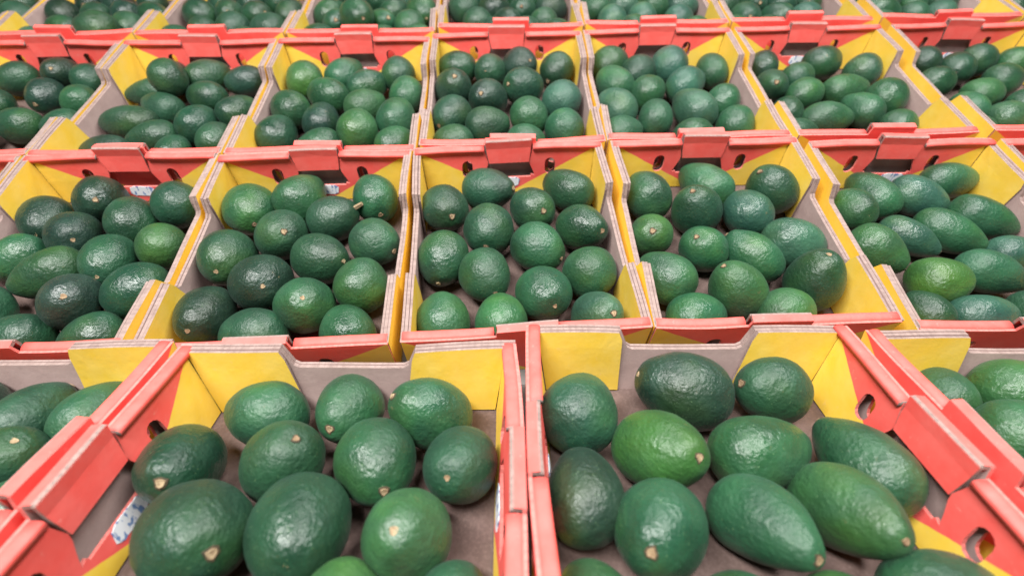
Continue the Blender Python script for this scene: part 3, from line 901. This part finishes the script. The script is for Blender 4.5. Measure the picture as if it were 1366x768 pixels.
        (-46, -4, 39, -0.62, 0.78, -0.03, 65, 83, 'k', 0),
        (28, -7, 41, -0.51, 0.86, -0.03, 71, 87, 'k', 0),
        (103, -9, 42, -0.75, 0.65, -0.03, 71, 85, 'd', 0),
        (-77, 68, 39, -0.42, 0.91, -0.03, 66, 85, 'k', 0),
        (-8, 63, 38, -0.72, 0.69, -0.03, 65, 83, 'd', 0),
        (67, 63, 40, -0.43, 0.90, -0.03, 67, 87, 'd', 0),
    ],
    '4H': [
        (-98, -128, 38, 0.73, 0.68, -0.03, 64, 76, 'm', 0),
        (-32, -122, 41, -0.38, 0.93, -0.04, 71, 89, 'd', 0),
        (-76, -66, 40, 0.97, 0.23, -0.03, 68, 80, 'd', 0),
        (10, -70, 41, -0.00, 1.00, -0.03, 70, 77, 'm', 0),
        (-98, -6, 40, 0.96, -0.28, -0.04, 67, 91, 'm', 0),
        (-27, -9, 39, -0.29, -0.95, 0.09, 65, 87, 'd', 1),
        (39, 2, 40, 0.58, 0.81, -0.03, 69, 89, 'm', 0),
        (-76, 59, 43, -0.60, -0.72, 0.35, 72, 86, 'm', 1),
        (6, 70, 42, 0.55, 0.83, -0.03, 72, 90, 'd', 0),
        (74, 64, 39, 0.99, 0.15, -0.03, 66, 73, 'd', 0),
    ],
}
LONG_STEM_XY = (33, 74)

# the two row planes: front row lies flat, the rows behind lie on the sloping deck
p, s = R(PITCH), R(SLOPE)
DN, FW = Vector((0, -math.sin(p), -math.cos(p))), Vector((0, math.cos(p), -math.sin(p)))
N1, E1 = Vector((0, 0, 1)), Vector((0, 1, 0))
O1 = Vector((0, 0, CAM_Z)) + .0429 * DN + .519 * FW - N1 * H
N2, E2 = Vector((0, -math.sin(s), math.cos(s))), Vector((0, math.cos(s), math.sin(s)))
O2 = Vector((0, 0, CAM_Z)) + .0561 * DN + .5811 * FW - N2 * H

def tray_frame(kind, x, d, yaw):
    o, e, n = (O1, E1, N1) if kind == 'front' else (O2, E2, N2)
    m = Matrix((( 1, e[0], n[0], 0), (0, e[1], n[1], 0), (0, e[2], n[2], 0), (0, 0, 0, 1)))
    return Matrix.Translation(o + Vector((x, 0, 0)) + e * d) @ m @ Matrix.Rotation(R(yaw), 4, 'Z')

# ---------------------------------------------------------------- the display that carries the trays
def slab(name, mat, x0, x1, y0, y1, z0, z1):
    bm = bmesh.new()
    bmesh.ops.create_cube(bm, size=1, matrix=Matrix.Translation(((x0 + x1) / 2, (y0 + y1) / 2, (z0 + z1) / 2)) @ Matrix.Diagonal((x1 - x0, y1 - y0, z1 - z0, 1)))
    bmesh.ops.bevel(bm, geom=bm.edges[:], offset=.003, segments=2, affect='EDGES')
    o = link_mesh(name, bm, (M_SHELF,))
    o.matrix_world = mat
    o['kind'] = 'structure'
    return o

slab('display_table', tray_frame('front', 0, 0, 0), -1.3, 1.3, -.36, .012, -.03, -.0008)
slab('sloping_shelf', tray_frame('back', 0, 0, 0), -1.6, 1.6, -.045, 1.35, -.03, -.0008)

# ---------------------------------------------------------------- trays and fruit
TRAY_TEXT = {
    '1A': ('coral cardboard tray set crosswise, its red end wall against the tray of round avocados', 'crosswise tray of dark slanting fruit'),
    '1B': ('crosswise coral tray of big round avocados, stem stubs up, two trays share its long side', 'crosswise tray of big round fruit'),
    '1C': ('crosswise coral tray of long glossy avocados around one vivid green fruit', 'crosswise tray of long glossy fruit'),
    '1D': ('crosswise coral tray beyond the bright end wall of the long glossy avocados', 'crosswise tray past bright end wall'),
    '2Z': ('end tray of the second row, its side wall against the tray of near black avocados', 'end tray of the second row'),
    '2A': ('second row tray of near black avocados with one vivid green among them', 'second row tray, near black fruit'),
    '2B': ('second row tray holding the avocado with a long pale stem', 'second row tray, long stem fruit'),
    '2C': ('second row tray of evenly round green avocados with yellow corners on both sides', 'second row tray, even round fruit'),
    '2D': ('second row tray of mixed glossy avocados, one with a pale ringed stem scar', 'second row tray, ringed scar fruit'),
    '2E': ('second row tray filled with long slender avocados lying one way', 'second row tray, slender fruit'),
    '2F': ('end tray of the second row beyond the long slender avocados', 'end tray past the slender avocados'),
    '3A': ('third row tray of dark avocados behind the near black ones, with deep red end wall', 'third row tray, deep red end'),
    '3B': ('third row tray of long dark avocados lying sideways', 'third row tray, long dark fruit'),
    '3C': ('third row tray of fresh green avocados between dark ones', 'third row tray, fresh green fruit'),
    '3D': ('third row tray of dark round avocados packed four across', 'third row tray, dark round fruit'),
    '3E': ('third row tray of pale blue green pear shaped avocados', 'third row tray, pale pear shapes'),
    '3F': ('third row tray of mixed avocados with a white blue label on its end wall', 'third row tray, mixed fruit'),
    '3G': ('end tray of the third row behind the long slender avocados', 'end tray of third row'),
    '4Z': ('first back row tray past the tray behind the deep red end wall', 'back tray past deep red end'),
    '4A': ('back row tray behind the third row tray with deep red end wall', 'back tray behind deep red end'),
    '4B': ('back row tray of dark fruit behind the long dark avocados', 'back tray behind long dark fruit'),
    '4C': ('back row tray behind the fresh green avocados', 'back tray behind fresh green fruit'),
    '4D': ('back row tray behind the dark round avocados packed four across', 'back tray behind dark round fruit'),
    '4E': ('back row tray of pale fruit behind the pear shaped avocados', 'back tray behind pale pear shapes'),
    '4F': ('back row tray behind the third row tray of mixed avocados', 'back tray behind mixed fruit'),
    '4G': ('back row tray behind the end tray of the third row', 'back tray behind third row end'),
    '4H': ('last back row tray past the end tray of the third row', 'last tray of the back row'),
}
TINT_TEXT = {'k': 'blackish green', 'd': 'dark green', 'm': 'mid green', 'b': 'bright green', 'v': 'vivid green', 'l': 'pale green', 'p': 'purplish dark'}

frames = {}
for i, (key, (kind, x, d, yaw)) in enumerate(TRAYS.items()):
    f = tray_frame(kind, x, d, yaw)
    frames[key] = f
    turn = Matrix.Rotation(R(90), 4, 'Z') if kind == 'front' else Matrix.Identity(4)
    build_tray('cardboard_tray', f @ turn, TRAY_TEXT[key][0], i + 1, L_FRONT if kind == 'front' else L_BACK)

n = 0
made = []
for key, fruit in AVOCADOS.items():
    kind = TRAYS[key][0]
    hx, hy = (L_FRONT / 2, W / 2) if kind == 'front' else (W / 2, L_BACK / 2)
    for (x, y, z, dx, dy, dz, D, Lg, tint, shown) in fruit:
        n += 1
        if key == '2B' and (x, y) == LONG_STEM_XY: shown = 2
        o = build_avocado(Vector((x, y, z)) / 1000, (dx, dy, dz), D / 1000, Lg / 1000, tint, shown, n, frames[key])
        r = Lg / D
        shape = 'long' if r > 1.33 else 'round' if r < 1.165 else 'oval'
        nearx, neary = abs(x / 1000) > hx * .52, abs(y / 1000) > hy * .52
        where = 'in corner' if nearx and neary else 'by end wall' if (nearx if kind == 'front' else neary) else 'by side wall' if (nearx or neary) else 'amid fruit'
        stem = ', long stem,' if shown == 2 else ', stem showing,' if shown else ''
        o['label'] = f'{TINT_TEXT[tint]} {shape} avocado{stem} {where} of {TRAY_TEXT[key][1]}'
        o['category'] = 'avocado'
        o['group'] = 'avocados in the ' + TRAY_TEXT[key][1]
        made.append((o, D, y, kind))

def repeats():
    by_label = {}
    for q in made: by_label.setdefault(q[0]['label'], []).append(q)
    return [v for v in by_label.values() if len(v) > 1]

# look-alikes of one tray: say which lies higher up the sloping tray (or by the rows behind), then which is bigger
for same in repeats():
    for o, D, y, kind in same:
        t = o['label']; half = ('upper' if y > 0 else 'lower') if kind == 'back' else ('rear' if y > 0 else 'front')
        for old in ('in corner', 'by end wall', 'by side wall', 'amid fruit'):
            if old in t and len(t.split()) < 16: t = t.replace(old, old.split()[0] + ' ' + half + ' ' + ' '.join(old.split()[1:]))
        o['label'] = t
for same in repeats():
    same.sort(key=lambda q: q[1])
    if len(same) == 2 and same[1][1] > same[0][1] * 1.05:
        for word, q in zip(('smaller', 'larger'), same):
            if len(q[0]['label'].split()) < 16: q[0]['label'] = word + ' ' + q[0]['label']
